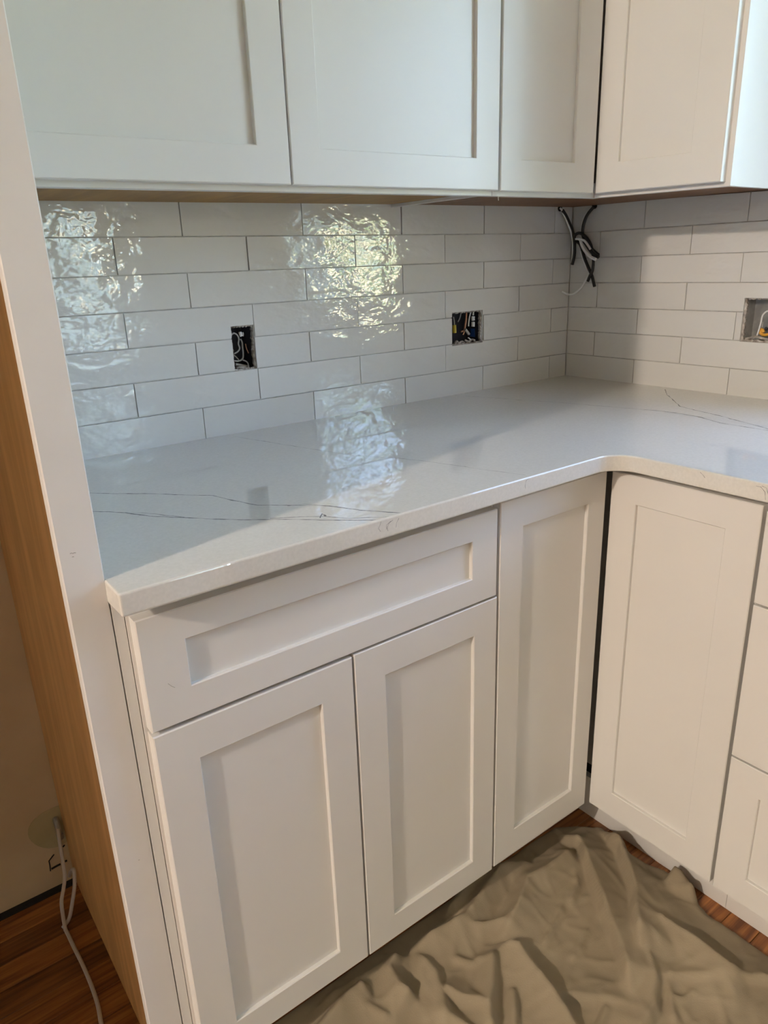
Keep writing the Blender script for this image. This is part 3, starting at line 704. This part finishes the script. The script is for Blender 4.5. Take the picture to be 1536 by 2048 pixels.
# (pixels on the photo's floor) ridge lines: points, height, width on the left / right side of the walking direction
RIDGES = [
 ([(1125, 1660), (1160, 1690), (1190, 1760), (1225, 1850), (1250, 1930), (1262, 1985)], .040, .040, .007),
 ([(1200, 1655), (1240, 1700), (1262, 1760), (1270, 1800), (1272, 1860), (1275, 1925)], .050, .040, .008),
 ([(1150, 1690), (1120, 1720), (1060, 1760), (1030, 1830), (1000, 1885)], .035, .022, .020),
 ([(1070, 1720), (1000, 1745), (965, 1790), (930, 1840), (880, 1870), (820, 1895)], .040, .018, .016),
 ([(1000, 1705), (940, 1765), (920, 1800), (890, 1830)], .035, .020, .014),
 ([(1270, 1810), (1300, 1830), (1345, 1850), (1400, 1885), (1460, 1935), (1500, 1950)], .030, .006, .040),
 ([(1268, 1815), (1278, 1870), (1300, 1920), (1312, 1960), (1310, 2010), (1280, 2048), (1260, 2080)], .028, .010, .030),
 ([(1310, 1950), (1360, 1950), (1440, 1945), (1536, 1952), (1600, 1960)], .020, .030, .006),
 ([(800, 1900), (780, 1940), (800, 1975), (830, 1990)], .034, .012, .022),
 ([(990, 1885), (1040, 1900), (1080, 1950), (1120, 2000), (1170, 2060)], .034, .010, .030),
 ([(990, 1890), (985, 1950), (975, 2010), (985, 2080)], .030, .012, .016),
 ([(1025, 1960), (1025, 2010), (1030, 2070)], .020, .008, .012),
 ([(880, 1960), (930, 1990), (985, 2010)], .026, .020, .008),
 ([(740, 1960), (700, 1990), (660, 2030), (600, 2090)], .032, .016, .014),
 ([(820, 1890), (870, 1940), (890, 1990), (900, 2050)], .020, .012, .018),
 ([(900, 1850), (960, 1850), (1010, 1840), (1050, 1800)], .026, .012, .016),
 ([(640, 2000), (700, 1965), (760, 1930), (830, 1900)], .024, .010, .016),
 ([(1060, 1990), (1150, 1975), (1230, 1990), (1300, 2015)], .014, .024, .008),
 ([(1330, 1935), (1345, 1990), (1355, 2040)], .012, .010, .010),
 ([(1430, 1960), (1450, 2010), (1462, 2060)], .010, .008, .012),
 ([(1130, 1790), (1100, 1850), (1085, 1880)], .010, .006, .010),
 ([(1272, 1745), (1300, 1758), (1335, 1772)], .016, .012, .010),
 ([(1340, 1738), (1362, 1752), (1385, 1772), (1383, 1795)], .045, .012, .034),
 ([(1150, 1725), (1158, 1760), (1140, 1800)], .012, .006, .010), ([(1085, 1745), (1065, 1790), (1075, 1800)], .010, .006, .008),
 ([(1180, 1840), (1165, 1880), (1140, 1910)], .008, .004, .010), ([(900, 1905), (950, 1920), (985, 1900)], .014, .014, .007),
 ([(1330, 1985), (1370, 1990), (1400, 1965)], .010, .006, .010), ([(690, 1990), (740, 2000), (790, 2030)], .014, .008, .014),
 ([(1110, 1960), (1180, 1950), (1240, 1960)], .008, .012, .006), ([(1360, 1870), (1365, 1900), (1390, 1925)], .008, .006, .008),
 ([(870, 2000), (930, 2040), (990, 2075)], .016, .008, .014), ([(1220, 1990), (1200, 2040), (1180, 2080)], .014, .012, .006),
]
OUT = [(560, 2130), (600, 2040), (760, 1925), (900, 1800), (1000, 1722), (1080, 1668), (1108, 1651), (1150, 1647), (1180, 1650), (1205, 1655), (1230, 1680), (1252, 1705), (1262, 1728), (1285, 1733), (1330, 1737), (1352, 1745), (1375, 1757), (1395, 1800), (1420, 1826), (1470, 1858), (1536, 1905), (1640, 1975)]
outline = [Vector((g(*q, .012).x, g(*q, .012).y)) for q in OUT]
# the cloth reaches under the doors to the toe kick on the left and out of view at the front
outline = [Vector((min(p.x, -.556), min(p.y, -.5445))) for p in outline]
outline = [Vector((p.x, -.5445)) if p.x < -.70 and i < 7 else p for i, p in enumerate(outline)]
outline[0] = Vector((-1.50, -.5445)); outline[1] = Vector((-1.36, -.5445))
outline += [Vector((-.62, -1.45)), Vector((-.95, -1.70)), Vector((-1.35, -1.55)), Vector((-1.58, -1.15)), Vector((-1.57, -.80))]
RD = []
for pts_, h, wl_, wr_ in RIDGES:
    RD.append(([Vector((g(*q).x, g(*q).y)) for q in pts_], h, wl_, wr_))
def seg_d(p, P):
    best = (9, 0, 0); tot = len(P)-1
    for i in range(tot):
        a, b_ = P[i], P[i+1]; ab = b_-a; t = max(0, min(1, (p-a).dot(ab)/max(ab.length_squared, 1e-9)))
        q = a+ab*t; d = (p-q).length
        if d < best[0]:
            s = ab.x*(p.y-a.y)-ab.y*(p.x-a.x); best = (d, s, (i+t)/tot)
    return best
BBX = [(min(p.x for p in P)-.13, max(p.x for p in P)+.13, min(p.y for p in P)-.13, max(p.y for p in P)+.13) for P, _, _, _ in RD]
def cloth_h(x_, y_):
    n_ = mnoise.noise
    rdg = 1-abs(n_(Vector((x_*6+.4*n_(Vector((x_*14, y_*14, 8))), y_*6, 1)))*1.6)
    rd2 = 1-abs(n_(Vector((x_*15, y_*15+.5*n_(Vector((x_*20, y_*20, 2))), 31)))*1.5)
    h = .006 + .004*max(0, rdg)**6 + .0025*max(0, rd2)**5 + .0012*n_(Vector((x_*45, y_*45, 5)))
    hs = 0
    wob = Vector((x_+.006*n_(Vector((x_*12, y_*12, 9))), y_+.006*n_(Vector((x_*12, y_*12, 19)))))
    for (P, hh, wl_, wr_), bb in zip(RD, BBX):
        if not (bb[0] < x_ < bb[1] and bb[2] < y_ < bb[3]): continue
        d, s, t = seg_d(wob, P)
        w_ = (wl_*1.5 if wl_ > .015 else wl_) if s > 0 else (wr_*1.5 if wr_ > .015 else wr_)
        if d > w_*4: continue
        en = min(1, t*5+.25)*min(1, (1-t)*5+.2)
        e_ = math.exp(-(d/w_)**1.15) if w_ > .015 else math.exp(-(d/w_)**2)
        v_ = hh*en*e_
        hs = max(hs, v_) + .18*min(hs, v_)
    return h + hs
def inside(p, poly):
    c = False; n = len(poly)
    for i in range(n):
        a, b_ = poly[i], poly[(i+1) % n]
        if (a.y > p.y) != (b_.y > p.y) and p.x < (b_.x-a.x)*(p.y-a.y)/(b_.y-a.y)+a.x: c = not c
    return c
STEP = .0045
bm = bmesh.new(); grid = {}
ny = int(1.20/STEP); nx = int(1.06/STEP)
import itertools
def near_edge(p):
    best = 9; q_ = p
    n = len(outline)
    for i in range(n):
        a, b_ = outline[i], outline[(i+1) % n]; ab = b_-a; t = max(0, min(1, (p-a).dot(ab)/max(ab.length_squared, 1e-9))); q = a+ab*t
        if (p-q).length < best: best = (p-q).length; q_ = q
    return best, q_
cellin = set()
for i in range(nx):
    for j in range(ny):
        p = Vector((-1.60+(i+.5)*STEP, -.5445-(j+.5)*STEP))
        if inside(p, outline): cellin.add((i, j))
def gv(i, j):
    if (i, j) not in grid:
        p = Vector((-1.60+i*STEP, -.5445-j*STEP)); be, q = near_edge(p)
        border = not all(c in cellin for c in ((i, j), (i-1, j), (i, j-1), (i-1, j-1)))
        if border: p = q; be = 0
        h = cloth_h(p.x, p.y)
        k = min(1, be/.018); k = .10+.90*math.sqrt(k*(2-k))
        hh = max(.0022, h*k)
        if p.y > -.66 and p.x < -.62: hh = min(hh, .095)      # stays under the doors
        grid[(i, j)] = bm.verts.new((p.x, p.y, hh+.0006))
    return grid[(i, j)]
for i, j in sorted(cellin):
    q = [gv(i, j), gv(i+1, j), gv(i+1, j+1), gv(i, j+1)]
    if len(set(q)) == 4:
        try: bm.faces.new(q)
        except ValueError: pass
cl = obj('drop_cloth', bm, M['canvas'], smooth=True, origin=(-1.0, -.9, .001))
for p in cl.data.polygons: pass
if cl.data.polygons[0].normal.z < 0: cl.data.flip_normals()
tag(cl, 'crumpled beige canvas drop cloth spread over the floor in front of the cabinets', 'drop cloth')
so = cl.modifiers.new('thick', 'SOLIDIFY'); so.thickness = .0012; so.offset = -1

# ---------------------------------------------------------------- outdoors, seen only as reflections of the window
lawn = obj('lawn', bx(.6, 40, -40, 20, -.75, -.55), M['grass'], kind='structure')
random.seed(21)
def tree(name, x_, y_, h, rad, label):
    t = thing(name, label, 'tree', (x_, y_, -.55), 'trees outside the window')
    obj('trunk', tube([(x_, y_, -.56), (x_+.05, y_, h*.3), (x_, y_+.05, h*.6)], .09, 8, 4), M['bark'], t, origin=(x_, y_, -.55))
    bm = bmesh.new()
    for k in range(620):
        a, b_ = random.uniform(0, 2*PI), math.acos(random.uniform(-1, 1)); r_ = rad*random.uniform(.45, 1)
        c = Vector((x_+r_*math.sin(b_)*math.cos(a), y_+r_*math.sin(b_)*math.sin(a), h*.55+r_*math.cos(b_)*1.15))
        u = Vector((random.gauss(0, 1), random.gauss(0, 1), random.gauss(0, 1))).normalized(); v = u.orthogonal().normalized(); s = random.uniform(.05, .12)
        vs2 = [bm.verts.new(c+q) for q in (u*s, v*s*.5, -u*s, -v*s*.5)]
        bm.faces.new(vs2)
    obj('foliage', bm, M['leaf'], t, kind='stuff', origin=(x_, y_, -.55))
tree('garden_tree', 4.6, -6.9, 3.9, 1.25, 'leafy garden tree nearest to the window')
tree('garden_tree', 3.6, -9.6, 4.6, 1.7, 'tall leafy garden tree farther from the window')
tree('garden_tree', 5.2, -2.4, 4.2, 1.4, 'leafy garden tree straight out from the window')
